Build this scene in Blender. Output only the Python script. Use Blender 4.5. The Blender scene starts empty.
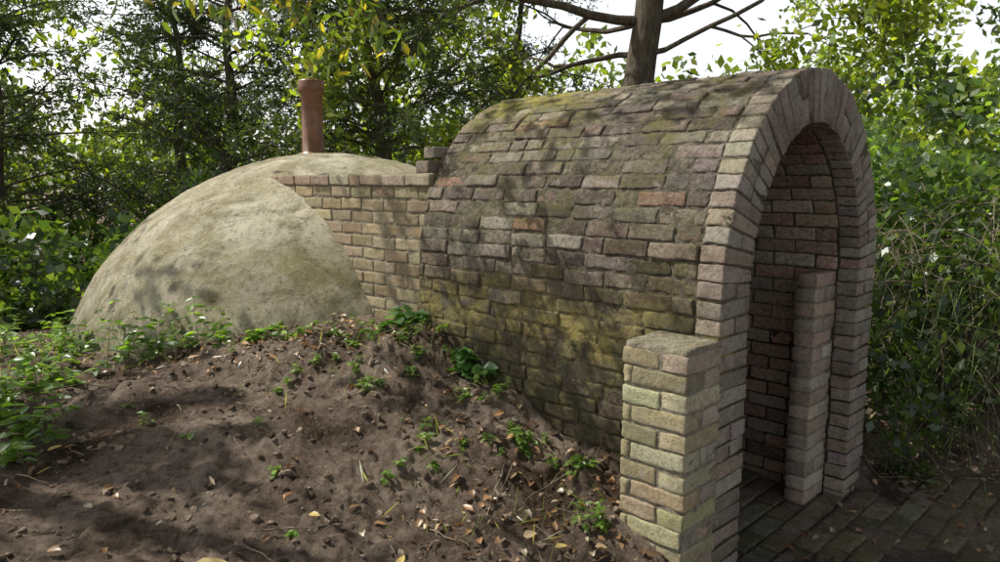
import bpy, math, random
import numpy as np
from mathutils import Vector
rng=np.random.default_rng(7); random.seed(7)
scene=bpy.context.scene
# ------------------------------------------------------------------ helpers
def hsh(ix,iy,iz,seed):
    h=(ix.astype(np.int64)*374761393+iy.astype(np.int64)*668265263+iz.astype(np.int64)*1440662683+seed*974634777)&0xFFFFFFFF
    h=((h^(h>>13))*1274126177)&0xFFFFFFFF
    h=((h^(h>>16))*2246822519)&0xFFFFFFFF
    h=h^(h>>15)
    return (h&0xFFFFFF)/float(0xFFFFFF)
def vn(P,f=1.0,seed=0):
    P=np.asarray(P,float)*f
    i=np.floor(P).astype(np.int64); t=P-i; t=t*t*(3-2*t)
    r=0
    for dx in (0,1):
        wx=t[:,0] if dx else 1-t[:,0]
        for dy in (0,1):
            wy=t[:,1] if dy else 1-t[:,1]
            for dz in (0,1):
                wz=t[:,2] if dz else 1-t[:,2]
                r=r+wx*wy*wz*hsh(i[:,0]+dx,i[:,1]+dy,i[:,2]+dz,seed)
    return r*2-1
def fbm(P,f=1.0,o=4,seed=0):
    r=0;a=1;s=0
    for k in range(o):
        r=r+a*vn(P,f*(2.03**k),seed+k*17); s+=a; a*=.5
    return r/s
def link(ob,parent=None):
    scene.collection.objects.link(ob)
    if parent is not None: ob.parent=parent
    return ob
def empty(name):
    o=bpy.data.objects.new(name,None); o.empty_display_size=.2
    return link(o)
def mesh_np(name,V,loops,counts,mat,cols=None,smooth=False,parent=None):
    V=np.asarray(V,np.float32); loops=np.asarray(loops,np.int32).ravel(); counts=np.asarray(counts,np.int32)
    me=bpy.data.meshes.new(name)
    me.vertices.add(len(V)); me.vertices.foreach_set("co",V.ravel())
    me.loops.add(len(loops)); me.loops.foreach_set("vertex_index",loops)
    me.polygons.add(len(counts))
    st=np.zeros(len(counts),np.int32); st[1:]=np.cumsum(counts)[:-1]
    me.polygons.foreach_set("loop_start",st)
    try: me.polygons.foreach_set("loop_total",counts)
    except Exception: pass
    me.update(calc_edges=True)
    if smooth: me.polygons.foreach_set("use_smooth",np.ones(len(counts),bool))
    if cols is not None:
        a=me.attributes.new("col",'FLOAT_COLOR','POINT')
        c=np.ones((len(V),4),np.float32); c[:,:cols.shape[1]]=cols
        a.data.foreach_set("color",c.ravel())
    me.materials.append(mat)
    return link(bpy.data.objects.new(name,me),parent)
# ------------------------------------------------------------------ materials
class NM:
    def __init__(s,name):
        s.m=bpy.data.materials.new(name); s.m.use_nodes=True; s.t=s.m.node_tree; s.t.nodes.clear()
        s.out=s.n('ShaderNodeOutputMaterial')
        s.tc=s.n('ShaderNodeTexCoord')
    def n(s,t,**k):
        x=s.t.nodes.new(t)
        for a,b in k.items(): setattr(x,a,b)
        return x
    def l(s,a,b): s.t.links.new(a,b)
    def noise(s,sc,det=6,rough=.6,dist=0,vec=None):
        x=s.n('ShaderNodeTexNoise'); x.inputs['Scale'].default_value=sc; x.inputs['Detail'].default_value=det
        x.inputs['Roughness'].default_value=rough; x.inputs['Distortion'].default_value=dist
        s.l(vec if vec else s.tc.outputs['Object'],x.inputs['Vector']); return x.outputs['Fac']
    def ramp(s,f,a,b):
        x=s.n('ShaderNodeMapRange'); x.inputs[1].default_value=a; x.inputs[2].default_value=b; s.l(f,x.inputs[0]); return x.outputs[0]
    def mix(s,f,a,b,mode='MIX'):
        x=s.n('ShaderNodeMix',data_type='RGBA',blend_type=mode)
        if isinstance(f,(int,float)): x.inputs[0].default_value=f
        else: s.l(f,x.inputs[0])
        for i,v in ((6,a),(7,b)):
            if isinstance(v,tuple): x.inputs[i].default_value=(*v,1)
            else: s.l(v,x.inputs[i])
        return x.outputs[2]
    def math(s,op,a,b=0):
        x=s.n('ShaderNodeMath',operation=op)
        for i,v in ((0,a),(1,b)):
            if isinstance(v,(int,float)): x.inputs[i].default_value=v
            else: s.l(v,x.inputs[i])
        return x.outputs[0]
    def mul(s,*a):
        r=a[0]
        for b in a[1:]: r=s.math('MULTIPLY',r,b)
        return r
    def near(s,p,r0,r1):
        x=s.n('ShaderNodeVectorMath',operation='DISTANCE'); s.l(s.tc.outputs['Object'],x.inputs[0]); x.inputs[1].default_value=p
        return s.ramp(x.outputs['Value'],r1,r0)
    def attr(s):
        x=s.n('ShaderNodeAttribute'); x.attribute_name='col'; return x
    def bump(s,h,st=.5,d=.01,nrm=None):
        x=s.n('ShaderNodeBump'); x.inputs['Strength'].default_value=st; x.inputs['Distance'].default_value=d; s.l(h,x.inputs['Height'])
        if nrm: s.l(nrm,x.inputs['Normal'])
        return x.outputs[0]
    def princ(s,col,rough=.9,nrm=None,spec=.2):
        x=s.n('ShaderNodeBsdfPrincipled')
        if isinstance(col,tuple): x.inputs['Base Color'].default_value=(*col,1)
        else: s.l(col,x.inputs['Base Color'])
        if isinstance(rough,(int,float)): x.inputs['Roughness'].default_value=rough
        else: s.l(rough,x.inputs['Roughness'])
        x.inputs['Specular IOR Level'].default_value=spec
        if nrm: s.l(nrm,x.inputs['Normal'])
        s.l(x.outputs[0],s.out.inputs[0]); return x
def upz(m):
    g=m.n('ShaderNodeNewGeometry'); x=m.n('ShaderNodeSeparateXYZ'); m.l(g.outputs['Normal'],x.inputs[0]); return x.outputs[2]
def posz(m):
    x=m.n('ShaderNodeSeparateXYZ'); m.l(m.tc.outputs['Object'],x.inputs[0]); return x.outputs[2]
def stains_and_tones(m,c,moss,lime,grime,band):
    c=m.mix(m.mul(m.ramp(m.noise(7,5,.75,.3),.48,.66),grime),c,(.055,.046,.037))
    c=m.mix(m.mul(m.ramp(m.noise(13,5,.8,.6),.54,.67),lime),c,(.49,.46,.40))
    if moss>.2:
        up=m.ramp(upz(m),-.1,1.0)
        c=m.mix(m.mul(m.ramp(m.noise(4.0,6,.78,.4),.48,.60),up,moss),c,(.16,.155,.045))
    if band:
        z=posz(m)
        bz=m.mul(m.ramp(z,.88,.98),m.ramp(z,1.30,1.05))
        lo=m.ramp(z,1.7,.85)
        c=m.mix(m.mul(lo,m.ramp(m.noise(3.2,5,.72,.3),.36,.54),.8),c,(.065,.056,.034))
        c=m.mix(m.mul(lo,m.ramp(m.noise(9,5,.78,.3),.53,.63),.55),c,(.25,.24,.09))
        c=m.mix(m.mul(bz,m.ramp(m.noise(5.5,5,.84,.5),.45,.60),.75),c,(.44,.37,.13))  # yellow lichen band, with sunlit streaks painted into its colour
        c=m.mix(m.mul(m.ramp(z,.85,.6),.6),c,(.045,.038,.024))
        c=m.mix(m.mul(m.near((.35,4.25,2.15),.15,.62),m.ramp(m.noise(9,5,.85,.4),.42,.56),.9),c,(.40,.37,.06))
    return c
def mat_brick(name,moss=.5,lime=.4,grime=.6,band=False,mul=(.52,.49,.46)):
    m=NM(name); a=m.attr()
    n1=m.noise(50,5,.78); c=m.mix(m.ramp(n1,.38,.56),m.mix(1.0,a.outputs['Color'],mul,'MULTIPLY'),a.outputs['Color'])
    c=stains_and_tones(m,c,moss,lime,grime,band)
    b=m.bump(m.noise(75,5,.82),1,.014)
    m.princ(c,.93,b,.15); return m.m
def mat_mortar(name,base=(.25,.225,.18),dark=(.075,.065,.05),moss=.6,grime=.4,band=False,lime=.2):
    m=NM(name); n=m.noise(30,5,.8); c=m.mix(m.ramp(n,.38,.62),dark,base)
    c=stains_and_tones(m,c,moss,lime,grime,band)
    b=m.bump(n,1,.03)
    m.princ(c,.97,b,.1); return m.m
def mat_dome():
    m=NM('dome_render')
    c=m.mix(m.ramp(m.noise(2.2,7,.74,.6),.38,.58),(.40,.36,.23),(.76,.71,.57))
    c=m.mix(m.mul(m.ramp(m.noise(2.8,10,.84,.6),.49,.62),.75),c,(.20,.17,.10))
    c=m.mix(m.mul(m.ramp(m.noise(1.7,7,.74,.3),.48,.64),.5),c,(.40,.37,.16))
    c=m.mix(m.mul(m.ramp(m.noise(24,6,.92),.55,.60),.75),c,(.10,.085,.055))
    c=m.mix(m.mul(m.ramp(m.noise(14,7,.92,.2),.57,.63),.6),c,(.80,.77,.68))
    # patch where the render has worn back to the brick
    c=m.mix(m.mul(m.near((-1.42,4.05,1.22),.08,.24),m.ramp(m.noise(16,5,.85,.3),.44,.52),.85),c,(.14,.105,.07))
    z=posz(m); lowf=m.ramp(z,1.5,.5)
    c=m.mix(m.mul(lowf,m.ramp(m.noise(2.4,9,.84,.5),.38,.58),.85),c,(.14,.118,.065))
    b=m.bump(m.math('ADD',m.noise(50,6,.86),m.math('MULTIPLY',m.noise(8,3,.6),.8)),1,.028)
    m.princ(c,.95,b,.12); return m.m
def mat_soil():
    m=NM('soil_ground')
    c=m.mix(m.ramp(m.noise(1.4,6,.68,.3),.38,.56),(.12,.083,.06),(.46,.37,.31))
    c=m.mix(m.ramp(m.noise(22,7,.88),.42,.60),c,(.48,.44,.40),'MULTIPLY')
    c=m.mix(m.mul(m.ramp(m.noise(80,5,.85),.57,.65),.7),c,(.55,.46,.38))
    b=m.bump(m.noise(48,7,.88),1,.06)
    m.princ(c,.97,b,.1); return m.m
def mat_leaf(name,trans=.45,tint=(2.1,2.3,.6)):
    m=NM(name); a=m.attr()
    g=m.n('ShaderNodeBsdfDiffuse'); m.l(a.outputs['Color'],g.inputs['Color'])
    t=m.n('ShaderNodeBsdfTranslucent'); c=m.mix(1.0,a.outputs['Color'],tint,'MULTIPLY'); m.l(c,t.inputs[0])
    x=m.n('ShaderNodeMixShader'); x.inputs[0].default_value=trans; m.l(g.outputs[0],x.inputs[1]); m.l(t.outputs[0],x.inputs[2])
    gl=m.n('ShaderNodeBsdfGlossy'); gl.inputs['Roughness'].default_value=.38; gl.inputs['Color'].default_value=(.9,.95,1,1)
    y=m.n('ShaderNodeMixShader'); y.inputs[0].default_value=.055; m.l(x.outputs[0],y.inputs[1]); m.l(gl.outputs[0],y.inputs[2])
    m.l(y.outputs[0],m.out.inputs[0]); return m.m
def mat_bark(name,a=(.07,.055,.045),b=(.17,.145,.115)):
    m=NM(name); mp=m.n('ShaderNodeMapping'); mp.inputs['Scale'].default_value=(1,1,.25); m.l(m.tc.outputs['Object'],mp.inputs[0])
    n=m.noise(22,4,.7,.5,mp.outputs[0]); c=m.mix(m.ramp(n,.35,.65),a,b)
    m.princ(c,.95,m.bump(n,1,.03),.1); return m.m
def mat_terracotta():
    m=NM('terracotta'); n=m.noise(9,6,.75); c=m.mix(m.ramp(n,.35,.65),(.24,.10,.05),(.13,.065,.038))
    c=m.mix(m.mul(m.ramp(m.noise(25,6,.85),.56,.66),.6),c,(.24,.2,.15))
    m.princ(c,.36,m.bump(n,.4,.005),.5); return m.m
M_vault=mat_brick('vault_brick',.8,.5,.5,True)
M_in=mat_brick('inner_brick',.1,.6,.15)
M_ring=mat_brick('ring_brick',.3,.6,.35,False,(.65,.63,.60))
M_pier=mat_brick('pier_brick',.35,.6,.25,False,(.70,.68,.64))
M_pave=mat_brick('paver_brick',.5,.3,.5)
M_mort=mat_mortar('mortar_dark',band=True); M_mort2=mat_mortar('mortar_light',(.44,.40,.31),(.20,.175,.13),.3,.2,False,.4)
M_dome=mat_dome(); M_soil=mat_soil()
M_leaf=mat_leaf('leaf',.5); M_needle=mat_leaf('needle',.4,(1.9,2.1,.6))
M_dead=mat_leaf('dead_leaf',.15,(1.3,1.0,.7))
M_bark=mat_bark('bark'); M_twig=mat_bark('twig',(.14,.11,.08),(.36,.30,.23)); M_terra=mat_terracotta()
# ------------------------------------------------------------------ frame of the vault
ang=math.radians(45)
E=np.array([math.cos(ang),math.sin(ang),0]); A=np.array([-math.sin(ang),math.cos(ang),0]); Z=np.array([0,0,1.])
L0=np.array([.824,2.65,0])
def W(q,s,z=0): return L0+E*q+A*s+Z*z
WW=1.66; ra=.83; rb=.96; zs=1.22; SLEN=1.8; TH=.23
# ------------------------------------------------------------------ terrain
ctrl=[]
def cp(x,y,z): ctrl.append((x,y,z))
def cq(q,s,z): p=W(q,s); cp(p[0],p[1],z)
for q,s,z in [(-.05,1.75,.91),(-.05,1.1,.71),(-.05,.5,.49),(-.33,0,.30),(-.35,.3,.38),(-.35,1.0,.58),(-.15,-.12,.15),(.2,-.15,0),(.8,-.3,0),(1.6,-.25,0),(1.2,-.9,0),(2,-1,0),(.3,-.9,0),(.0,-.5,.05),(1.8,.2,.12),(1.8,1,.5),(1.8,1.8,.9),(2.2,.0,.2),(2.8,.3,.4),(.8,3.,1.0)]: cq(q,s,z)
for x,y,z in [(-1.2,2.4,.48),(-1,3.2,.63),(-1,3.9,.82),(-2.4,4.,.62),(-3,5,.5),(-3.4,6,.33),(-4,7,.3),(-1.5,4.4,.76),(-.74,4.2,.87),(-2.3,4.9,.58),
 (.3,2.3,.16),(.5,1.5,.08),(1.2,1.5,0),(1.5,2,0),(-.3,1.5,.26),(-.2,2.6,.36),(-1,1,.35),(-2.5,2,.5),(-4,3,.4),(0,0,.1),(.1,3.2,.52),
 (3.2,3.6,.25),(4,4.3,.5),(3,5,.8),(5,3,.25),(3.5,2.3,.03),(2.6,1.5,0),(-8,10,.3),(0,12,.8),(8,10,.8),(-6,5,.3),(-10,2,.3),(10,2,.3),(0,-5,.1),(8,-5,.1),(-8,-5,.2),
 (0,30,1),(-25,25,.6),(25,25,1),(-30,0,.4),(30,0,.4),(0,-30,.2),(0,8.5,.9),(-3,9,.5),(3,8,.9)]: cp(x,y,z)
ctrl=np.array(ctrl)
def sstep(a,b,x):
    t=np.clip((x-a)/(b-a),0,1); return t*t*(3-2*t)
def H(X,Y,detail=True):
    X=np.atleast_1d(np.asarray(X,float)); Y=np.atleast_1d(np.asarray(Y,float))
    num=np.zeros_like(X); den=np.zeros_like(X)
    for cx,cy,cz in ctrl:
        w=1/((X-cx)**2+(Y-cy)**2+.03)**1.7; num+=w*cz; den+=w
    h=num/den
    q=(X-L0[0])*E[0]+(Y-L0[1])*E[1]; s=(X-L0[0])*A[0]+(Y-L0[1])*A[1]
    pave=sstep(-.28,.02,q)*sstep(.1,-.1,s)*sstep(3.0,2.1,q)*sstep(-3.2,-2.4,s)
    P=np.stack([X,Y,np.zeros_like(X)],1)
    if detail:
        near=np.exp(-((X)**2+(Y-3)**2)/60)
        d=.06*fbm(P,1.7,3,3)+.05*fbm(P,5,4,9)+.03*near*np.abs(fbm(P,20,3,21))+.014*near*np.abs(vn(P,60,33))
        h=h+d*(1-.85*pave)
    h=h*(1-pave)+pave*np.clip(h,.0,.014+.010*fbm(P,4,3,71))
    ins=(q>.09)&(q<WW-.09)&(s>-.02)&(s<SLEN-.05)
    h=np.where(ins,-.05,h)
    return h
N=560
u=np.linspace(-1,1,N)
gx=.0+3.0*u+ 80*np.sign(u)*np.abs(u)**7; gy=3.2+2.9*u+80*np.sign(u)*np.abs(u)**7
GX,GY=np.meshgrid(gx,gy); gz=H(GX.ravel(),GY.ravel())
V=np.stack([GX.ravel(),GY.ravel(),gz],1)
idx=np.arange(N*N).reshape(N,N)
F=np.stack([idx[:-1,:-1],idx[:-1,1:],idx[1:,1:],idx[1:,:-1]],-1).reshape(-1,4)
mesh_np('ground',V,F,np.full(len(F),4),M_soil,smooth=True)
# ------------------------------------------------------------------ bricks
def cube_tpl(xs,ys,zs_):
    nx,ny,nz=len(xs),len(ys),len(zs_); ids={}; T=[]; F=[]
    def g(i,j,k):
        if (i,j,k) not in ids: ids[(i,j,k)]=len(T); T.append((xs[i],ys[j],zs_[k]))
        return ids[(i,j,k)]
    for i in range(nx-1):
        for j in range(ny-1):
            for k,fl in ((0,1),(nz-1,0)):
                f=[g(i,j,k),g(i+1,j,k),g(i+1,j+1,k),g(i,j+1,k)]; F.append(f[::-1] if fl else f)
    for i in range(nx-1):
        for k in range(nz-1):
            for j,fl in ((0,0),(ny-1,1)):
                f=[g(i,j,k),g(i+1,j,k),g(i+1,j,k+1),g(i,j,k+1)]; F.append(f[::-1] if fl else f)
    for j in range(ny-1):
        for k in range(nz-1):
            for i,fl in ((0,1),(nx-1,0)):
                f=[g(i,j,k),g(i,j+1,k),g(i,j+1,k+1),g(i,j,k+1)]; F.append(f[::-1] if fl else f)
    return np.array(T,float),np.array(F)
TP,TF=cube_tpl([-1,-.9,-.7,-.45,-.15,.15,.45,.7,.9,1],[-1,-.9,-.5,0,.5,.9,1],[-1,0,.9,1])
class Bricks:
    def __init__(s): s.V=[];s.C=[];s.n=0
    def add(s,c,U,Vv,Wv,dims,col,r=.005,taper=0,jit=.002,rot=.010):
        h=np.array(dims)/2; r=min(r,h.min()*.5)
        p=np.where(np.abs(TP)==1,TP*h,TP/.9*(h-r))
        inn=np.clip(p,-(h-r),h-r); d=p-inn; n=np.linalg.norm(d,axis=1,keepdims=True); p=inn+d/np.maximum(n,1e-9)*r
        if taper:
            p[:,1]*=1-taper*(h[2]-p[:,2])
        rx,ry,rz=rng.normal(0,rot,3)
        p=p+np.cross(np.array([rx,ry,rz]),p)
        p=p+rng.normal(0,jit,3)
        s.V.append(c+p[:,:1]*U+p[:,1:2]*Vv+p[:,2:3]*Wv); s.C.append(np.tile(col,(len(p),1))); s.n+=1
    def build(s,name,mat,parent,amp=.0035):
        V=np.concatenate(s.V); C=np.concatenate(s.C)
        for k in range(3):
            V[:,k]+=amp*fbm(V,22,2,k*5+1)+amp*.8*vn(V,75,k*7+50)
        m=len(TP); F=np.concatenate([TF+m*i for i in range(s.n)])
        return mesh_np(name,V,F,np.full(len(F),4),mat,cols=C,smooth=True,parent=parent)
def pick(pal,j=.12):
    c=np.array(random.choice(pal)); return np.clip(c*(1+rng.normal(0,j))*(1+rng.normal(0,.03,3)),.01,.7)
P_v=[(.31,.262,.225),(.275,.235,.208),(.34,.295,.255),(.21,.175,.152),(.315,.245,.21),(.37,.335,.29),(.285,.245,.215),(.325,.28,.24),(.165,.137,.122)]
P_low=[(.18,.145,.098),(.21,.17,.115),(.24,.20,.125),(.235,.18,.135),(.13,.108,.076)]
P_ring=[(.42,.345,.285),(.39,.34,.285),(.46,.405,.345),(.34,.285,.24),(.41,.32,.265),(.46,.415,.355)]
P_in=[(.54,.37,.28),(.56,.45,.34),(.50,.34,.26),(.58,.49,.39),(.44,.32,.25),(.52,.45,.37)]
P_pier=[(.58,.51,.32),(.62,.55,.37),(.55,.45,.29),(.50,.45,.29),(.64,.58,.42)]
P_pf=[(.54,.43,.34),(.58,.51,.41),(.50,.39,.32),(.62,.56,.46),(.47,.40,.33)]
P_wall=[(.44,.355,.23),(.48,.395,.26),(.39,.315,.20),(.50,.415,.29),(.36,.285,.19),(.46,.405,.27)]
P_pave=[(.27,.235,.18),(.23,.20,.155),(.30,.245,.195),(.22,.20,.145),(.28,.255,.20)]
th=np.linspace(math.pi,0,400)
pl=[(0,z) for z in np.linspace(-.1,zs,60)[:-1]]+[(ra+ra*math.cos(t),zs+rb*math.sin(t)) for t in th]+[(WW,z) for z in np.linspace(zs,-.1,60)[1:]]
pl=np.array(pl)
def prof(inset):
    t=np.gradient(pl,axis=0); t/=np.linalg.norm(t,axis=1,keepdims=True)
    n=np.stack([-t[:,1],t[:,0]],1)
    p=pl-n*inset
    d=np.concatenate([[0],np.cumsum(np.linalg.norm(np.diff(p,axis=0),axis=1))])
    return p,t,n,d
def at(pr,x):
    p,t,n,d=pr
    f=lambda a:np.array([np.interp(x,d,a[:,0]),np.interp(x,d,a[:,1])])
    T=f(t);T/=np.linalg.norm(T); Nn=f(n); Nn/=np.linalg.norm(Nn); return f(p),T,Nn
def d3(v): return E*v[0]+Z*v[1]
po=prof(0); nc=77; step=po[3][-1]/nc; JT=.008
ice=empty('brick_vault_entrance')
B=Bricks(); BR=Bricks()
for i in range(nc):
    x=(i+.5)*step; p,t,n=at(po,x); curved=p[1]>zs+.01
    k=1/.88 if curved else 0
    col=pick(P_ring,.1)
    c0=W(p[0],0,p[1])
    if random.random()<.62:
        c=c0-d3(n)*(TH/2)+A*.052
        BR.add(c,A,d3(t),d3(n),(.105,step-JT,TH),col,taper=k)
    else:
        for a0,a1 in ((0,.11),(.12,TH)):
            c=c0-d3(n)*((a0+a1)/2)+A*.052
            BR.add(c,A,d3(t),d3(n),(.105,(step-JT)*(1-k*a0),a1-a0),pick(P_ring,.1),taper=k)
    s=.112; first=True
    while s<SLEN-.03:
        l=.215+rng.normal(0,.008)
        if first: l=(.215 if i%2 else .105)+rng.normal(0,.012)
        elif random.random()<.18: l=.105
        first=False
        if s+l>SLEN: l=SLEN-s+random.uniform(-.02,.02)
        if l<.03: break
        zz=p[1]
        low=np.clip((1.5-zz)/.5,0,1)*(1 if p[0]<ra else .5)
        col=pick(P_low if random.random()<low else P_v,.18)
        if random.random()<.03 and zz>1.3: col=pick([(.33,.215,.165)],.15)
        if random.random()>.01:
            c=W(p[0],s+l/2,p[1])-d3(n)*(.05+rng.normal(0,.0035))
            B.add(c,A,d3(t),d3(n),(l-.001,step-JT-random.uniform(-.002,.004),.10),col,r=.006,taper=k*.9,rot=.016)
        s+=l+JT
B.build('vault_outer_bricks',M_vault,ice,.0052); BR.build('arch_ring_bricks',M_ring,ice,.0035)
pi_=prof(TH); BI=Bricks()
ncI=int(pi_[3][-1]/.0735); stI=pi_[3][-1]/ncI
for i in range(ncI):
    p,t,n=at(pi_,(i+.5)*stI); s=.115
    first=True
    while s<SLEN-.12:
        l=.215
        if first and i%2: l=.105
        first=False
        c=W(p[0],s+l/2,p[1])+d3(n)*.05
        BI.add(c,A,d3(t),-d3(n),(l,stI-.009,.10),pick(P_in),taper=0)
        s+=l+.01
BI.build('vault_inner_bricks',M_in,ice,.003)
def offs(V,amp,f,sd): return V+np.stack([amp*fbm(V,f,3,k+sd) for k in range(3)],1)
outer=prof(.005)[0]; inner=prof(TH-.007)[0]; loop=np.concatenate([outer,inner[::-1]])
ss=np.concatenate([[.005],np.linspace(.02,SLEN-.006,110)])
V=np.concatenate([L0+loop[:,:1]*E+s*A+loop[:,1:2]*Z for s in ss]); m=len(loop)
V=offs(V,.007,26,0)
ii=np.arange(m); jj=(ii+1)%m; F=[]
for r in range(len(ss)-1): F.append(np.stack([r*m+ii,r*m+jj,(r+1)*m+jj,(r+1)*m+ii],1))
k=len(outer); a=np.arange(k-1)
cap=np.stack([a,a+1,m-2-a,m-1-a],1); F.append(cap[:,::-1]); F.append(cap+(len(ss)-1)*m)
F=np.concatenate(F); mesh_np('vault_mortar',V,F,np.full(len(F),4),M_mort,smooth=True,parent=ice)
def ngon_slab(name,poly,s0,s1,mat,parent):
    n=len(poly); V=np.concatenate([L0+poly[:,:1]*E+s*A+poly[:,1:2]*Z for s in (s0,s1)])
    loops=list(range(n))+list(range(2*n-1,n-1,-1)); counts=[n,n]
    for i in range(n): loops+= [i,(i+1)%n,n+(i+1)%n,n+i]; counts.append(4)
    return mesh_np(name,V,loops,counts,mat,parent=parent)
ngon_slab('back_wall',prof(.12)[0][::6],SLEN-.10,SLEN-.012,M_mort,ice)
BS=Bricks(); qr=WW-TH
for i in range(16):
    z=.01+.0375+i*.0765
    if i%2: BS.add(W(qr-.125,.165,z),E,Z,-A,(.24,.066,.105),pick(P_pf,.1),rot=.02)
    else:
        BS.add(W(qr-.19,.165,z),E,Z,-A,(.115,.066,.105),pick(P_pf,.1),rot=.02)
        BS.add(W(qr-.062,.165,z),E,Z,-A,(.12,.066,.105),pick(P_pf,.1),rot=.02)
BS.build('door_jamb_bricks',M_pier,ice,.003)
def box(name,q0,q1,s0,s1,z0,z1,mat,parent,seg=.03,amp=.005):
    nx=max(2,int((q1-q0)/seg)+1); ny=max(2,int((s1-s0)/seg)+1); nz_=max(2,int((z1-z0)/seg)+1)
    T,F=cube_tpl(list(np.linspace(q0,q1,nx)),list(np.linspace(s0,s1,ny)),list(np.linspace(z0,z1,nz_)))
    V=offs(L0+T[:,:1]*E+T[:,1:2]*A+T[:,2:3]*Z,amp,24,3)
    return mesh_np(name,V,F,np.full(len(F),4),mat,parent=parent,smooth=True)
box('door_jamb_mortar',qr-.24,qr+.01,.12,.208,0,1.215,M_mort2,ice)
# ---- pier
pier=empty('brick_pier'); BP=Bricks()
q0,q1,s0,s1=-.245,-.004,-.012,.262
zt=1.085; npc=15; st=(zt+.02)/npc
for i in range(npc):
    z=-.02+(i+.5)*st; h=st-.009
    if i%2==0:
        BP.add(W((q0+q1)/2,s0+.052,z),E,Z,-A,(q1-q0,h,.105),pick(P_pf if random.random()<.4 else P_pier,.1))
        BP.add(W(q0+.052,(s0+.115+s1)/2,z),A,Z,-E,(s1-s0-.115,h,.105),pick(P_pier,.1))
        BP.add(W(q0+.18,(s0+.115+s1)/2,z),A,Z,-E,(s1-s0-.115,h,.12),pick(P_pier,.1))
    else:
        BP.add(W(q0+.058,(s0+s1)/2-.02,z),A,Z,-E,(s1-s0-.045,h,.115),pick(P_pier,.1))
        BP.add(W(q0+.182,(s0+s1)/2-.02,z),A,Z,-E,(s1-s0-.045,h,.115),pick(P_pf,.1))
        BP.add(W((q0+q1)/2,s1-.018,z),E,Z,A,(q1-q0,h,.036),pick(P_pier,.1))
BP.build('pier_bricks',M_pier,pier,.004)
box('pier_mortar',q0+.005,q1-.002,s0+.005,s1-.008,-.05,zt+.018,M_mort2,pier,.02,.006)
# ---- passage wall
wall=empty('brick_passage_wall'); BW=Bricks(); WT=1.66
def wallrun(qa,out,sA,sB):
    nz=17; st=.0745; zb=WT-nz*st
    for i in range(nz):
        z=zb+(i+.5)*st; s=sA+(0 if i%2 else -.11)
        while s<sB:
            l=.215; a=max(s,sA)
            BW.add(W(qa,(a+s+l)/2,z)-out*.05,A,Z,out,(s+l-a,st-.010,.10),pick(P_wall,.12))
            s+=l+.010
    s=sA
    while s<sB:
        l=.215*random.choice([1,1,.5]); 
        BW.add(W(qa,s+l/2,WT+.036)-out*.105,A,Z,out,(l,.062,.235),pick([(.48,.39,.29),(.52,.45,.35),(.44,.33,.26)],.08),rot=.02)
        s+=l+.010
wallrun(.10,-E,1.80,3.75); wallrun(WW-.10,E,1.80,3.75)
BW.add(W(.10,1.86,WT+.11)+E*.10,A,Z,-E,(.11,.066,.22),pick(P_v)); BW.add(W(.13,1.85,WT+.185)+E*.10,A,Z,-E,(.09,.062,.2),pick(P_v))
BW.build('wall_bricks',M_pier,wall,.0035)
box('wall_mortar',.105,.33,1.79,3.75,.3,WT+.036,M_mort2,wall); box('wall_mortar_far',WW-.33,WW-.105,1.79,3.75,.3,WT+.036,M_mort2,wall)
box('passage_roof',.331,WW-.331,1.79,3.75,1.45,1.62,M_mort2,wall,.06,.01)
# ---- dome
DC=np.array([-1.42,6.12]); R=2.15; DT=1.92
def dome():
    nt,npv=300,130; V=[]
    for a in np.linspace(0,1,npv):
        an=a*math.radians(100)
        r=R*math.sin(an); z=DT-R+R*math.cos(an)
        t=np.linspace(0,2*math.pi,nt,endpoint=False)
        V.append(np.stack([DC[0]+r*np.cos(t),DC[1]+r*np.sin(t),np.full(nt,z)],1))
    V=np.concatenate(V); c=np.array([DC[0],DC[1],DT-R]); n=(V-c)/R
    V=V+n*(.022*fbm(V,1.6,3,5)+.011*fbm(V,7,4,8)+.005*fbm(V,25,3,2))[:,None]
    ids=np.arange(nt*npv).reshape(npv,nt); F=np.stack([ids[:-1],ids[1:],np.roll(ids,-1,1)[1:],np.roll(ids,-1,1)[:-1]],-1).reshape(-1,4)
    return mesh_np('rendered_dome',V,F,np.full(len(F),4),M_dome,smooth=True)
dome()
def lathe(name,prof_,c,mat,n=40,parent=None):
    V=[]
    for r,z in prof_:
        t=np.linspace(0,2*math.pi,n,endpoint=False); V.append(np.stack([c[0]+r*np.cos(t),c[1]+r*np.sin(t),np.full(n,c[2]+z)],1))
    V=np.concatenate(V); k=len(prof_); ids=np.arange(n*k).reshape(k,n)
    F=np.stack([ids[:-1],np.roll(ids,-1,1)[:-1],np.roll(ids,-1,1)[1:],ids[1:]],-1).reshape(-1,4)
    return mesh_np(name,V,F,np.full(len(F),4),mat,smooth=True,parent=parent)
lathe('terracotta_vent_pipe',[(.125,-.12),(.12,.0),(.105,.02),(.09,.03),(.089,.30),(.088,.50),(.091,.505),(.102,.51),(.108,.52),(.108,.60),(.102,.612),(.09,.614),(.084,.60),(.08,.3),(.078,0)],(DC[0]-.15,DC[1]+.05,DT-.02),M_terra)
# ---- pavers
pv=Bricks()
for i in range(40):
    s=-2.6+i*.115
    q=-.15-(.11 if i%2 else 0)
    while q<2.8:
        if (s<.02 and q<2.2-.25*(s+.2)+random.uniform(-.2,.1) and random.random()>.03) or (s>=.02 and s<1.7 and .17<q<WW-.32):
            pv.add(W(q+.107,s,-.012+rng.normal(0,.0035)),E,A,Z,(.213,.104,.06),pick(P_pave,.2),r=.006,rot=.012)
        q+=.222
pv.build('brick_pavement',M_pave,None,.004)
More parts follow.
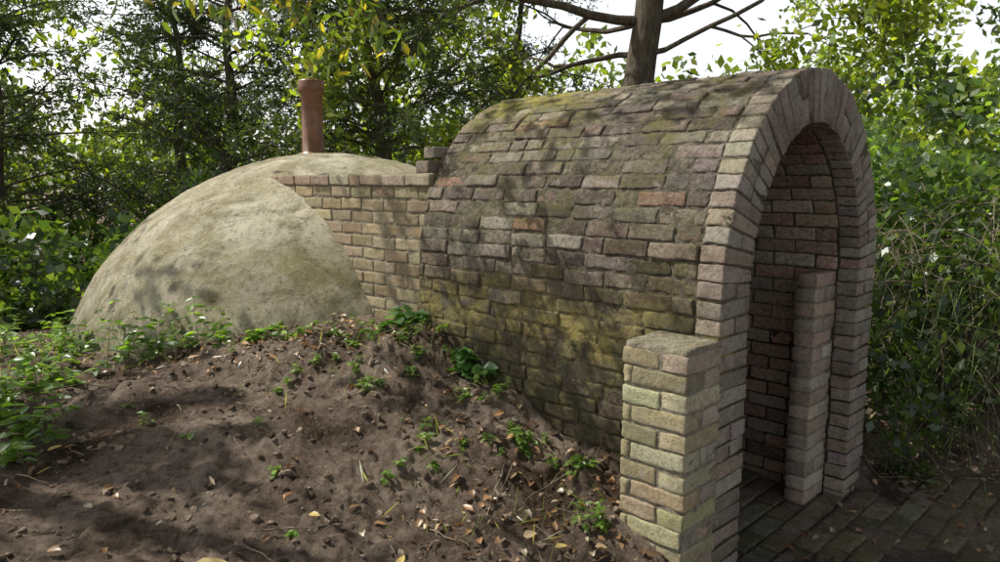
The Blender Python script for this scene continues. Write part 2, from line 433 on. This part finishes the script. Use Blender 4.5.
# ------------------------------------------------------------------ foliage tools
def unit(v): return v/np.maximum(np.linalg.norm(v,axis=1,keepdims=True),1e-9)
def leaves(name,P,D,Nn,Ln,Wd,C,mat,shape='d',parent=None,fold=.25,curl=.0):
    n=len(P); D=unit(D); S=unit(np.cross(D,Nn)); U=np.cross(S,D)
    Ln=np.broadcast_to(Ln,n)[:,None]; Wd=np.broadcast_to(Wd,n)[:,None]
    if shape=='d':
        V=np.stack([P,P+D*Ln*.45+S*Wd*.5,P+D*Ln,P+D*Ln*.45-S*Wd*.5],1); k=4
        loops=(np.arange(n)[:,None]*4+np.arange(4)).ravel(); counts=np.full(n,4)
    else:
        def pt(a,b,c): return P+D*Ln*a+S*Wd*b+U*Wd*c
        cu=curl
        V=np.stack([P,pt(.3,.46,fold),pt(.3,-.46,fold),pt(.68,.36,fold*.7-cu),pt(.68,-.36,fold*.7-cu),pt(1,0,-2*cu),pt(.3,0,0),pt(.68,0,-cu)],1); k=8
        f=np.array([0,1,6, 0,6,2, 1,3,7,6, 6,7,4,2, 3,5,7, 7,5,4])
        loops=(np.arange(n)[:,None]*8+f).ravel(); counts=np.tile([3,3,4,4,3,3],n)
    return mesh_np(name,V.reshape(-1,3),loops,counts,mat,cols=np.repeat(C,k,axis=0),parent=parent)
def rdir(n,up=0.): 
    v=rng.normal(size=(n,3)); v=unit(v); v[:,2]+=up; return unit(v)
def cmix(n,pal,j=.2):
    pal=np.array(pal); c=pal[rng.integers(0,len(pal),n)]*(1+rng.normal(0,j,(n,1))); return np.clip(c,.005,.6)
class Tubes:
    def __init__(s,ok=None): s.V=[];s.F=[];s.o=0;s.ok=ok
    def add(s,pts,rad,n=6):
        pts=np.asarray(pts,float)
        if s.ok is not None and not s.ok(pts): return False
        k=len(pts); t=np.gradient(pts,axis=0); t=unit(t)
        ref=np.array([.3,.2,.93]) if abs(t[0][2])<.9 else np.array([1.,0,0])
        a=unit(np.cross(t,ref)); b=np.cross(t,a); an=np.linspace(0,2*math.pi,n,endpoint=False)
        rad=np.asarray(rad,float)
        V=pts[:,None]+rad[:,None,None]*(a[:,None]*np.cos(an)[None,:,None]+b[:,None]*np.sin(an)[None,:,None])
        ids=np.arange(k*n).reshape(k,n)+s.o
        F=np.stack([ids[:-1],np.roll(ids,-1,1)[:-1],np.roll(ids,-1,1)[1:],ids[1:]],-1).reshape(-1,4)
        s.V.append(V.reshape(-1,3)); s.F.append(F); s.o+=k*n; return True
    def build(s,name,mat,parent=None):
        F=np.concatenate(s.F); return mesh_np(name,np.concatenate(s.V),F,np.full(len(F),4),mat,smooth=True,parent=parent)
def grow(T,p,d,L,r,depth,tips,wander=.18,up=.0,spread=.6,nchild=(2,4),minsides=4):
    k=6; pts=[np.array(p,float)]; d=np.array(d,float); d/=np.linalg.norm(d); dirs=[d]
    for i in range(k):
        d=d+rng.normal(0,wander,3)+np.array([0,0,up]); d/=np.linalg.norm(d); pts.append(pts[-1]+d*L/k); dirs.append(d)
    rad=np.linspace(r,r*.55,k+1)
    if not T.add(pts,rad,8 if r>.05 else minsides): return
    if depth<=1:
        for q in pts[2:]: tips.append((q,d))
    if depth==0: return
    for c in range(random.randint(*nchild)):
        j=random.randint(2,k) if c else k
        dd=dirs[j]+unit(rng.normal(size=(1,3)))[0]*spread; dd/=np.linalg.norm(dd)
        grow(T,pts[j],dd,L*random.uniform(.6,.8),rad[j]*.62,depth-1,tips,wander,up,spread,nchild)
SUN_EL=52; az=np.array([-.96,.28]); az/=np.linalg.norm(az)
S=np.array([az[0]*math.cos(math.radians(SUN_EL)),az[1]*math.cos(math.radians(SUN_EL)),math.sin(math.radians(SUN_EL))])
# openings cut into the unseen canopy so the sun lands on chosen spots
gaps=[((-2.1,5.3,1.5),.75),((-1.3,4.7,1.4),.6),((-3.0,5.2,.9),.40),((-1.3,6.2,1.9),1.1),((-1.2,3.4,.7),.50),((-.6,2.9,.6),.46),((-.2,2.4,.4),.2),((.5,2.6,1.1),.42),((-1.7,2.7,.6),.25),((.7,4.2,2.1),.5),((1.3,3.6,2.1),.3),((-.1,4.3,1.7),.2),((-2.8,3.9,.7),.55),((.0,3.9,1.05),.17),((.3,3.3,1.05),.16),((.6,3.1,1.7),.13),((.2,3.7,1.6),.14),((3.3,4.4,1.6),.6),((-.5,3.6,.8),.2),((2.0,2.5,.1),.3)]
def sunkeep(P,near=0):
    k=np.ones(len(P),bool)
    for c,r in gaps:
        d=P-np.array(c); t=d@S; dist=np.linalg.norm(d-t[:,None]*S,axis=1)
        k&=~((dist<r*(.9+.5*vn(P,3,4)))&(t>near))
    return k
def clump_leaves(name,tips,per,rad,ln,wd,pal,mat,parent,keep=None,up=.6,j=.25,shape='d'):
    c=np.array([t[0] for t in tips]); n=len(c)
    P=np.repeat(c,per,axis=0)+unit(rng.normal(size=(n*per,3)))*(rng.random((n*per,1))**.5)*rad*rng.uniform(.5,1.3,(n*per,1))
    tone=np.repeat(1+rng.normal(0,.25,n),per)
    if keep is not None:
        k=keep(P); P=P[k]; tone=tone[k]
    m=len(P); s=rng.uniform(.7,1.3,m)
    C=cmix(m,pal,j)*np.clip(tone,.5,1.6)[:,None]
    return leaves(name,P,rdir(m),rdir(m,up),ln*s,wd*s,C,mat,shape,parent)
G_oak=[(.17,.22,.035),(.22,.27,.04),(.13,.17,.03),(.28,.30,.055)]
G_dark=[(.045,.065,.024),(.06,.085,.028),(.033,.052,.02),(.08,.10,.032)]
G_mid=[(.10,.155,.035),(.08,.13,.032),(.14,.19,.045),(.11,.145,.03)]
G_ivy=[(.05,.09,.033),(.07,.12,.04),(.095,.145,.05),(.04,.07,.028)]
oak=empty('oak_tree'); T=Tubes(); tips=[]
ob=np.array([1.86,10.2,.7])
tr=[ob+np.array([.02*i+.05*math.sin(i),.02*i,i*.45]) for i in range(11)]
T.add(tr,np.linspace(.25,.17,11)*np.r_[1.25,1.05,np.ones(9)],14)
for (i,dx,dy,dz,l,r) in [(7,-1,.1,.12,2.6,.075),(7,1,-.1,.22,2.6,.08),(8,-.9,-.3,.5,2.6,.07),(8,.9,.4,.5,2.4,.07),(9,-.3,.6,1,2,.1),(10,.3,-.2,1,2.2,.11),(6,.8,-.5,.12,2.0,.05),(6,-.7,.5,.2,2.2,.05),(9,.9,0,.3,2.6,.07),(9,-1,.2,.25,2.8,.07),(7,.9,.6,.05,2.4,.05),(7,-.9,.8,.05,2.4,.05)]:
    grow(T,tr[i],(dx,dy,dz),l,r,3,tips,.16,.0,.75,(2,3))
T.build('trunk_and_limbs',M_bark,oak)
clump_leaves('oak_leaves',[t for t in tips if t[0][2]<5.6],26,.34,.115,.065,G_oak,M_leaf,oak)
def yew(base,h,n,seed,lean=(0,0)):
    y=empty('yew_tree'); T=Tubes()
    tr=[np.array(base)+np.array([lean[0]*i/9+.06*math.sin(i*1.3+seed),lean[1]*i/9,h*i/9]) for i in range(10)]
    T.add(tr,np.linspace(.11,.03,10),9)
    P=[];D=[]
    for b in range(n):
        f=rng.uniform(.05,.98); i=f*9; p0=np.array([np.interp(i,range(10),[t[k] for t in tr]) for k in range(3)])
        a=rng.uniform(0,2*math.pi); L=rng.uniform(1.2,2.6)*(1.1-.5*f)
        d=np.array([math.cos(a),math.sin(a),rng.uniform(.1,.7)]); d/=np.linalg.norm(d)
        k=7; pts=[p0]
        for _ in range(k): d=d+rng.normal(0,.07,3)+np.array([0,0,-.03]); d/=np.linalg.norm(d); pts.append(pts[-1]+d*L/k)
        T.add(pts,np.linspace(.018,.005,k+1),4)
        pts=np.array(pts)
        for tw in range(26):
            g=rng.uniform(.2,1)*k; q=np.array([np.interp(g,range(k+1),pts[:,c]) for c in range(3)])
            dd=d*.6+unit(rng.normal(size=(1,3)))[0]*.8; dd[2]-=.1; dd/=np.linalg.norm(dd); l=rng.uniform(.2,.55)
            m=18; u_=rng.random(m)
            P.append(q+dd*l*u_[:,None]+np.array([0,0,-.10])*(u_**2)[:,None]); D.append(dd*.8+rng.normal(0,.55,(m,3)))
    T.build('trunk_and_branches',M_bark,y)
    P=np.concatenate(P);D=np.concatenate(D); m=len(P)
    tone=1+.45*vn(P,1.3,seed)
    leaves('needles',P,D,rdir(m,.5),rng.uniform(.06,.12,m),rng.uniform(.014,.026,m),cmix(m,G_dark,.25)*tone[:,None],M_needle,'d',y)
yew((-6.5,9.5,.3),4.2,65,1); yew((-3.9,10.2,.4),4.4,70,2,(.3,0)); yew((-1.4,9.6,.6),4.2,70,3,(-.4,0)); yew((.3,12.5,.8),4.4,40,4); yew((-9.0,11,.3),5,45,5); yew((-5.2,12,.3),4.6,35,6)
def mass(name,boxes,n,ln,wd,pal,mat,thr=-.1,freq=.7,seed=0,shape='d',up=.6,keep=None):
    Ps=[]
    for (x0,x1,y0,y1,z0,z1,fr) in boxes:
        k=int(n*fr); P=np.stack([rng.uniform(x0,x1,k),rng.uniform(y0,y1,k),rng.uniform(z0,z1,k)],1)
        q=fbm(P,freq,3,seed)+.12*vn(P,4,seed+3)
        hz=(P[:,2]-z0)/(z1-z0)
        P=P[q>thr+np.maximum(0,hz-.6)*.9]; Ps.append(P)
    P=np.concatenate(Ps)
    if keep is not None: P=P[keep(P)]
    m=len(P); s=rng.uniform(.7,1.35,m)
    tone=np.clip(1+.6*vn(P,1.1,seed+9),.4,1.8)
    return leaves(name,P,rdir(m,-.2),rdir(m,up),ln*s,wd*s,cmix(m,pal,.25)*tone[:,None],mat,shape)
mass('distant_foliage',[(-20,20,16,19,0,3.2,.5),(-20,-6,14,18,2,5.6,.12),(-4,8,15,18,2.5,5.0,.12),(8,16,13,18,2,5.0,.10),(-16,18,20,22,1,4.6,.10)],90000,.22,.13,G_oak+G_oak+G_mid,M_leaf,-.02,.55,11)
mass('undergrowth',[(-9,-4.0,6.5,10,.2,1.4,.35),(-3.8,-2.9,7.9,8.9,.3,2.1,.16),(-1.2,3.5,8.3,9.5,.6,2.0,.2),(-6.2,-4.2,4.6,7,.2,.62,.28)],40000,.12,.08,G_ivy+G_mid,M_leaf,-.1,1.1,31)
def hk(P): 
    q=(P[:,0]-L0[0])*E[0]+(P[:,1]-L0[1])*E[1]; s=(P[:,0]-L0[0])*A[0]+(P[:,1]-L0[1])*A[1]
    front=.02+.55*vn(P*np.array([1,1,.7]),1.3,77)*.5
    lim=WW+.06+np.maximum(0,(-.05+front-s))*1.0
    return (q>lim)&(s>-1.4+.5*vn(P,1.5,5)+(P[:,2]*.25))
mass('ivy_bank_shrub',[(1.8,6.5,3.0,6.5,.05,1.8,.8),(2.2,6,4.5,7.5,1.2,2.3,.3)],90000,.07,.045,G_ivy+G_mid,M_leaf,-.0,1.8,41,keep=hk)
rt=empty('laurel_tree'); T=Tubes(); tips=[]
for (bx,by,dx) in [(5.3,6.3,.0),(6.4,7.4,.0),(7.2,6.0,.0)]:
    for k in range(3): grow(T,(bx,by,.5),(dx+rng.normal(0,.2),rng.normal(0,.2),1),2.0,.04,3,tips,.13,.03,.55,(2,3))
T.build('stems',M_bark,rt); clump_leaves('laurel_leaves',[t for t in tips if t[0][2]<5],14,.26,.14,.055,G_mid+G_ivy,M_leaf,rt)
def bramble(name,n,r0,mat,zlo,zhi):
    T=Tubes()
    for i in range(n):
        x=rng.uniform(2.3,5.4); y=rng.uniform(2.8,5.0); P=np.array([[x,y,0]])
        if not hk(P)[0]: continue
        z=rng.uniform(zlo,zhi); d=np.array([rng.normal(-.4,.5),rng.normal(-.6,.4),rng.uniform(-.2,.7)]); L=rng.uniform(.4,1.2)
        pts=[np.array([x,y,z])]
        for k in range(7): d=d+np.array([0,0,-.18])+rng.normal(0,.06,3); d/=np.linalg.norm(d); pts.append(pts[-1]+d*L/7)
        pp=np.array(pts); q_=(pp[:,0]-L0[0])*E[0]+(pp[:,1]-L0[1])*E[1]
        if q_.min()<WW+.05 or pp[:,2].min()<0: continue
        T.add(pts,np.linspace(r0,r0*.5,8),3)
    return T.build(name,mat)
bramble('dry_bramble_stems',2200,.003,M_twig,.2,1.6)
mg=NM('green_stem'); mg.princ((.15,.20,.07),.8)
bramble('long_grass',1500,.003,mg.m,.2,1.3)
# overhanging tree (trunk out of frame on the left, unseen crown shaped for dappled shade)
ov=empty('overhanging_tree')
def above(P): return P[:,2]>1.75+np.maximum(P[:,1],.3)*.29
T=Tubes(ok=lambda p: above(p).all() and sunkeep(p).all()); tips=[]
T0=Tubes(); T0.add([(-7.2,3.9,.2),(-7.0,3.9,2),(-6.7,3.9,3.8),(-6.1,3.9,5.2)],[.3,.24,.2,.16],12)
for d in [(1,.0,.05),(1,.35,.1),(1,-.35,.1),(.8,.8,.2),(.8,-.8,.2),(1,.15,.3),(1,-.1,.2)]:
    d=np.array(d)/np.linalg.norm(d); e=np.array([-6.1,3.9,5.1]); T0.add([e,e+d*.5,e+d*1.0,e+d*1.5],[.1,.085,.07,.06],8)
    grow(T,e+d*1.5,d,2.6,.06,3,tips,.10,.01,.65,(2,4))
T0.build('trunk',M_bark,ov)
if T.V: T.build('limbs',M_bark,ov)
for _ in range(380):
    x=rng.uniform(-6,1.4); tips.append((np.array([x,rng.uniform(1.0,6.4),rng.uniform(3.9,6.2)]),None))
random.shuffle(tips)
clump_leaves('shade_canopy_leaves',tips[:720],17,.34,.13,.07,G_oak,M_leaf,ov,keep=lambda P:above(P)&sunkeep(P))
tipsH=[]; T=Tubes()
for (x,y,z) in [(-1.15,3.6,2.62),(-.95,3.5,2.55),(-1.35,3.8,2.75),(-.75,3.4,2.5),(-1.9,4.0,2.85),(-1.65,3.8,2.8),(-2.3,4.2,2.9),(-1.05,3.6,2.5)]:
    for k in range(4):
        d=np.array([rng.normal(.5,.4),rng.normal(0,.4),-.4]); pts=[np.array([x,y,z+.12])]
        for j in range(6): d=d+rng.normal(0,.1,3)+np.array([0,0,-.05]); d/=np.linalg.norm(d); pts.append(pts[-1]+d*.085)
        T.add(pts,np.linspace(.003,.0012,7),4)
        for p in pts[1:]: tipsH.append((p,d))
T.build('hanging_twigs',M_bark,ov)
c=np.array([t[0] for t in tipsH]); c=np.repeat(c,2,axis=0); m=len(c); D=rdir(m,-.6)
leaves('hanging_leaves',c,D,rdir(m,1.2),rng.uniform(.06,.11,m),rng.uniform(.022,.038,m),cmix(m,[(.10,.15,.03),(.08,.12,.03),(.14,.19,.04),(.35,.28,.05)],.2),M_leaf,'f',ov)
# ------------------------------------------------------------------ ground details
def region(n,fn):
    X=rng.uniform(-4.5,4.5,n); Y=rng.uniform(1.0,6.5,n); w=fn(X,Y); k=rng.random(n)<w; return X[k],Y[k]
def qs(X,Y): return (X-L0[0])*E[0]+(Y-L0[1])*E[1],(X-L0[0])*A[0]+(Y-L0[1])*A[1]
def okpos(X,Y):
    q,s=qs(X,Y)
    inv=(q>-.03)&(q<WW+.03)&(s>-.02)&(s<3.8); inp=(q>-.27)&(q<.0)&(s>-.03)&(s<.28)
    return ~(inv|inp)&(((X-DC[0])**2+(Y-DC[1])**2)>1.7**2)
def wl(X,Y):
    q,s=qs(X,Y)
    w=.12+.95*np.exp(-((q+.45)/.5)**2)*(s>-.3)+.5*((q>WW)&(s>-1))*1.0+.3*np.exp(-((s+.15)/.25)**2)+.12*vn(np.stack([X,Y,X*0],1),1.5,3)
    w=np.where((q>0)&(q<2.2)&(s<-.35),.12,w); w=np.where((X<-.3)&(Y<3.6),.09,w)
    return np.clip(w,0,1)*okpos(X,Y)
X,Y=region(18000,wl); m=len(X); P=np.stack([X,Y,np.maximum(H(X,Y),.018)+rng.uniform(.004,.02,m)],1)
D=rdir(m); D[:,2]*=.3; Nn=rdir(m,1.4)
leaves('leaf_litter',P,D,Nn,rng.uniform(.02,.065,m),rng.uniform(.013,.035,m),cmix(m,[(.24,.13,.06),(.34,.20,.10),(.17,.10,.05),(.42,.31,.19),(.11,.07,.045),(.32,.27,.19)],.25),M_dead,'f',fold=.3,curl=.15)
P=np.array([[-.98,2.15,0],[-.35,2.3,0],[-.7,2.5,0],[-1.9,2.9,0],[-.03,2.2,0],[.2,2.5,0]]); P[:,2]=H(P[:,0],P[:,1])+.02
leaves('fallen_yellow_leaves',P,np.array([[1,.1,.05],[.3,.9,.3],[1,-.4,.1],[.5,1,.1],[-.6,.8,.2],[1,.2,.1]],float),np.array([[0,-.2,1]]*6,float),np.array([.11,.06,.05,.07,.06,.05]),np.array([.04,.03,.03,.03,.03,.03]),np.tile([.5,.38,.13],(6,1)),M_dead,'f',fold=.15,curl=.05)
def clods(name,n,fn,s0,s1,pal,mat,pw=4.5):
    X,Y=region(n,fn); m=len(X); sz=s0+(s1-s0)*rng.random(m)**pw
    T0,F0=cube_tpl([-1,-.4,.4,1],[-1,-.4,.4,1],[-1,-.4,.4,1]); T0=unit(T0); k=len(T0)
    Pz=H(X,Y)
    sc=sz[:,None]*rng.uniform(.6,1.2,(m,3)); an=rng.uniform(0,6.28,m); Tm=T0[None]*sc[:,None,:]
    Xr=Tm[:,:,0]*np.cos(an)[:,None]-Tm[:,:,1]*np.sin(an)[:,None]; Yr=Tm[:,:,0]*np.sin(an)[:,None]+Tm[:,:,1]*np.cos(an)[:,None]
    V=np.stack([Xr+X[:,None],Yr+Y[:,None],Tm[:,:,2]*.7+(Pz+sz*.1)[:,None]],-1).reshape(-1,3)
    rep=np.repeat(sz,k)
    for c in range(3): V[:,c]+=rep*.5*vn(V,45,c+60)+rep*.3*vn(V,130,c+90)
    F=(np.arange(m)[:,None,None]*k+F0[None]).reshape(-1,4)
    return mesh_np(name,V,F,np.full(len(F),4),mat,cols=np.repeat(cmix(m,pal,.2),k,axis=0),smooth=True)
def wc(X,Y):
    q,s=qs(X,Y); return np.where((q>-.15)&(s<0.1),.03,.75)*okpos(X,Y)*(Y<4.8)
Mc=mat_brick('clod',.1,.05,.2)
clods('soil_clods',32000,wc,.0025,.022,[(.30,.23,.18),(.20,.15,.115),(.38,.30,.245),(.15,.11,.085)],Mc)
clods('pebbles',1500,wc,.004,.012,[(.48,.45,.40),(.42,.38,.34),(.56,.52,.46)],Mc,3)
T=Tubes(); X,Y=region(1400,lambda x,y:np.clip(wl(x,y)+.12,0,1)*okpos(x,y)); Hh=H(X,Y)
for x,y,z in zip(X,Y,Hh):
    a=rng.uniform(0,6.28); L=rng.uniform(.06,.28); d=np.array([math.cos(a),math.sin(a)]); k=5
    ps=np.array([[x,y,z]]+[[x+d[0]*L*i/k+rng.normal(0,.004),y+d[1]*L*i/k+rng.normal(0,.004),0] for i in range(1,k+1)])
    ps[:,2]=H(ps[:,0],ps[:,1],False)+.035+rng.uniform(0,.01)
    T.add(ps,np.linspace(.003,.0014,k+1)*rng.uniform(.6,1.3),4)
T.build('fallen_twigs',M_twig)
def wg(X,Y):
    q,s=qs(X,Y); return np.clip(.9*np.exp(-((q+.45)/.4)**2)*np.exp(-((s-.7)/1.1)**2)+.5*np.exp(-((X+3)**2+(Y-4.2)**2)/.8),0,1)*okpos(X,Y)*(vn(np.stack([X,Y,X*0],1),3,8)>-.3)
X,Y=region(18000,wg); m=len(X); P=np.stack([X,Y,H(X,Y)],1); D=rdir(m,.35)
leaves('grass',P,D,rdir(m),rng.uniform(.05,.15,m),rng.uniform(.003,.006,m),cmix(m,[(.18,.23,.07),(.38,.34,.19),(.32,.28,.16),(.14,.19,.06)],.2),M_leaf,'d')
def weeds(name,spots,pal,lmin,lmax,mat=M_leaf,round_=.55):
    pr=empty(name); T=Tubes(); P=[];D=[];NN=[];Ls=[]
    for (x,y,r,n,hgt) in spots:
        for i in range(n):
            a=rng.uniform(0,6.28); rr=r*math.sqrt(rng.random()); bx,by=x+rr*math.cos(a),y+rr*math.sin(a); bz=H(bx,by)[0]
            d=np.array([rng.normal(0,.35),rng.normal(0,.35),1.]); pts=[np.array([bx,by,bz])]; L=hgt*rng.uniform(.4,1.2); k=6
            for j in range(k): d=d+rng.normal(0,.12,3)+np.array([0,0,-.06]); d/=np.linalg.norm(d); pts.append(pts[-1]+d*L/k)
            T.add(pts,np.linspace(.0025,.001,k+1),4)
            for j in range(1,k+1):
                for sgn in range(2 if j<k else 3):
                    aa=rng.uniform(0,6.28); P.append(pts[j]); D.append((math.cos(aa),math.sin(aa),rng.uniform(-.3,.3))); NN.append((rng.normal(0,.3),rng.normal(0,.3),1)); Ls.append(rng.uniform(lmin,lmax)*(1-.25*j/k))
    T.build('stems',M_twig,pr); P=np.array(P);D=np.array(D);NN=np.array(NN);Ls=np.array(Ls); m=len(P)
    leaves('leaves',P,D,NN,Ls,Ls*round_,cmix(m,pal,.2),mat,'f',pr,fold=.15,curl=.1)
pal=[(.14,.23,.045),(.18,.28,.05),(.11,.18,.04)]
weeds('nettle_weeds',[(-2.5,3.7,.35,20,.22),(-2.9,4.5,.35,22,.28),(-2.2,4.35,.25,18,.3),(-3.3,5.0,.4,14,.28),(-1.7,4.25,.2,14,.28),(-2.05,3.0,.22,10,.16),(-2.4,3.1,.3,16,.25),(-1.3,4.05,.15,6,.1)],pal,.055,.105)
weeds('nettle_weeds',[(-.35,3.62,.18,12,.08),(-.75,3.95,.2,10,.08),(.35,2.62,.06,5,.1),(.6,2.3,.08,5,.08),(-1.1,3.95,.2,8,.07),(-.1,3.4,.12,9,.08),(-.6,3.5,.2,8,.07),(.15,3.1,.12,8,.07),(.3,2.9,.1,6,.07),(-.9,3.6,.3,7,.06),(-.2,3.0,.3,8,.05),(-1.5,3.4,.5,6,.05),(-.8,2.8,.5,4,.04)],pal,.028,.055)
weeds('broadleaf_weed',[(-.18,3.55,.06,4,.12),(-.5,3.85,.08,4,.12)],[(.10,.20,.07)],.08,.12,M_leaf,.85)
weeds('ivy_plant',[(2.75,3.3,.2,10,.1),(3.3,3.3,.3,14,.18),(2.35,3.9,.12,12,.25),(3.9,3.2,.3,14,.2),(2.35,4.0,.15,14,.6)],G_ivy+pal,.03,.06)
# ------------------------------------------------------------------ world, sun, camera
w=bpy.data.worlds.new("World"); scene.world=w; w.use_nodes=True; nt=w.node_tree
sky=nt.nodes.new('ShaderNodeTexSky'); sky.sky_type='NISHITA'; sky.sun_disc=False
sky.sun_elevation=math.radians(SUN_EL); sky.sun_rotation=math.atan2(S[0],S[1]); sky.dust_density=4.0; sky.air_density=1.0; sky.ozone_density=.3
hs=nt.nodes.new('ShaderNodeHueSaturation'); hs.inputs['Saturation'].default_value=.3
# hazy, brighter sky towards the horizon
tc=nt.nodes.new('ShaderNodeTexCoord'); sx=nt.nodes.new('ShaderNodeSeparateXYZ'); mr=nt.nodes.new('ShaderNodeMapRange')
nt.links.new(tc.outputs['Generated'],sx.inputs[0]); nt.links.new(sx.outputs[2],mr.inputs[0])
mr.inputs[1].default_value=.18; mr.inputs[2].default_value=.45; mr.inputs[3].default_value=2.3; mr.inputs[4].default_value=.6
nt.links.new(mr.outputs[0],hs.inputs['Value'])
bg=nt.nodes['Background']; bg.inputs[1].default_value=.15; nt.links.new(sky.outputs[0],hs.inputs['Color']); nt.links.new(hs.outputs[0],bg.inputs[0])
sl=bpy.data.lights.new('sun','SUN'); sl.energy=5; sl.angle=math.radians(.5); sl.color=(1,.94,.82)
so=link(bpy.data.objects.new('sun',sl)); so.rotation_euler=Vector(S).to_track_quat('Z','Y').to_euler()
cam=bpy.data.cameras.new('camera'); cam.lens=26; cam.sensor_width=36; cam.clip_end=500; cam.clip_start=.05
co=link(bpy.data.objects.new('camera',cam)); co.location=(0,0,1.7); co.rotation_euler=(math.radians(90-8),0,0); scene.camera=co
scene.view_settings.view_transform='Standard'; scene.view_settings.look='None'; scene.view_settings.exposure=0
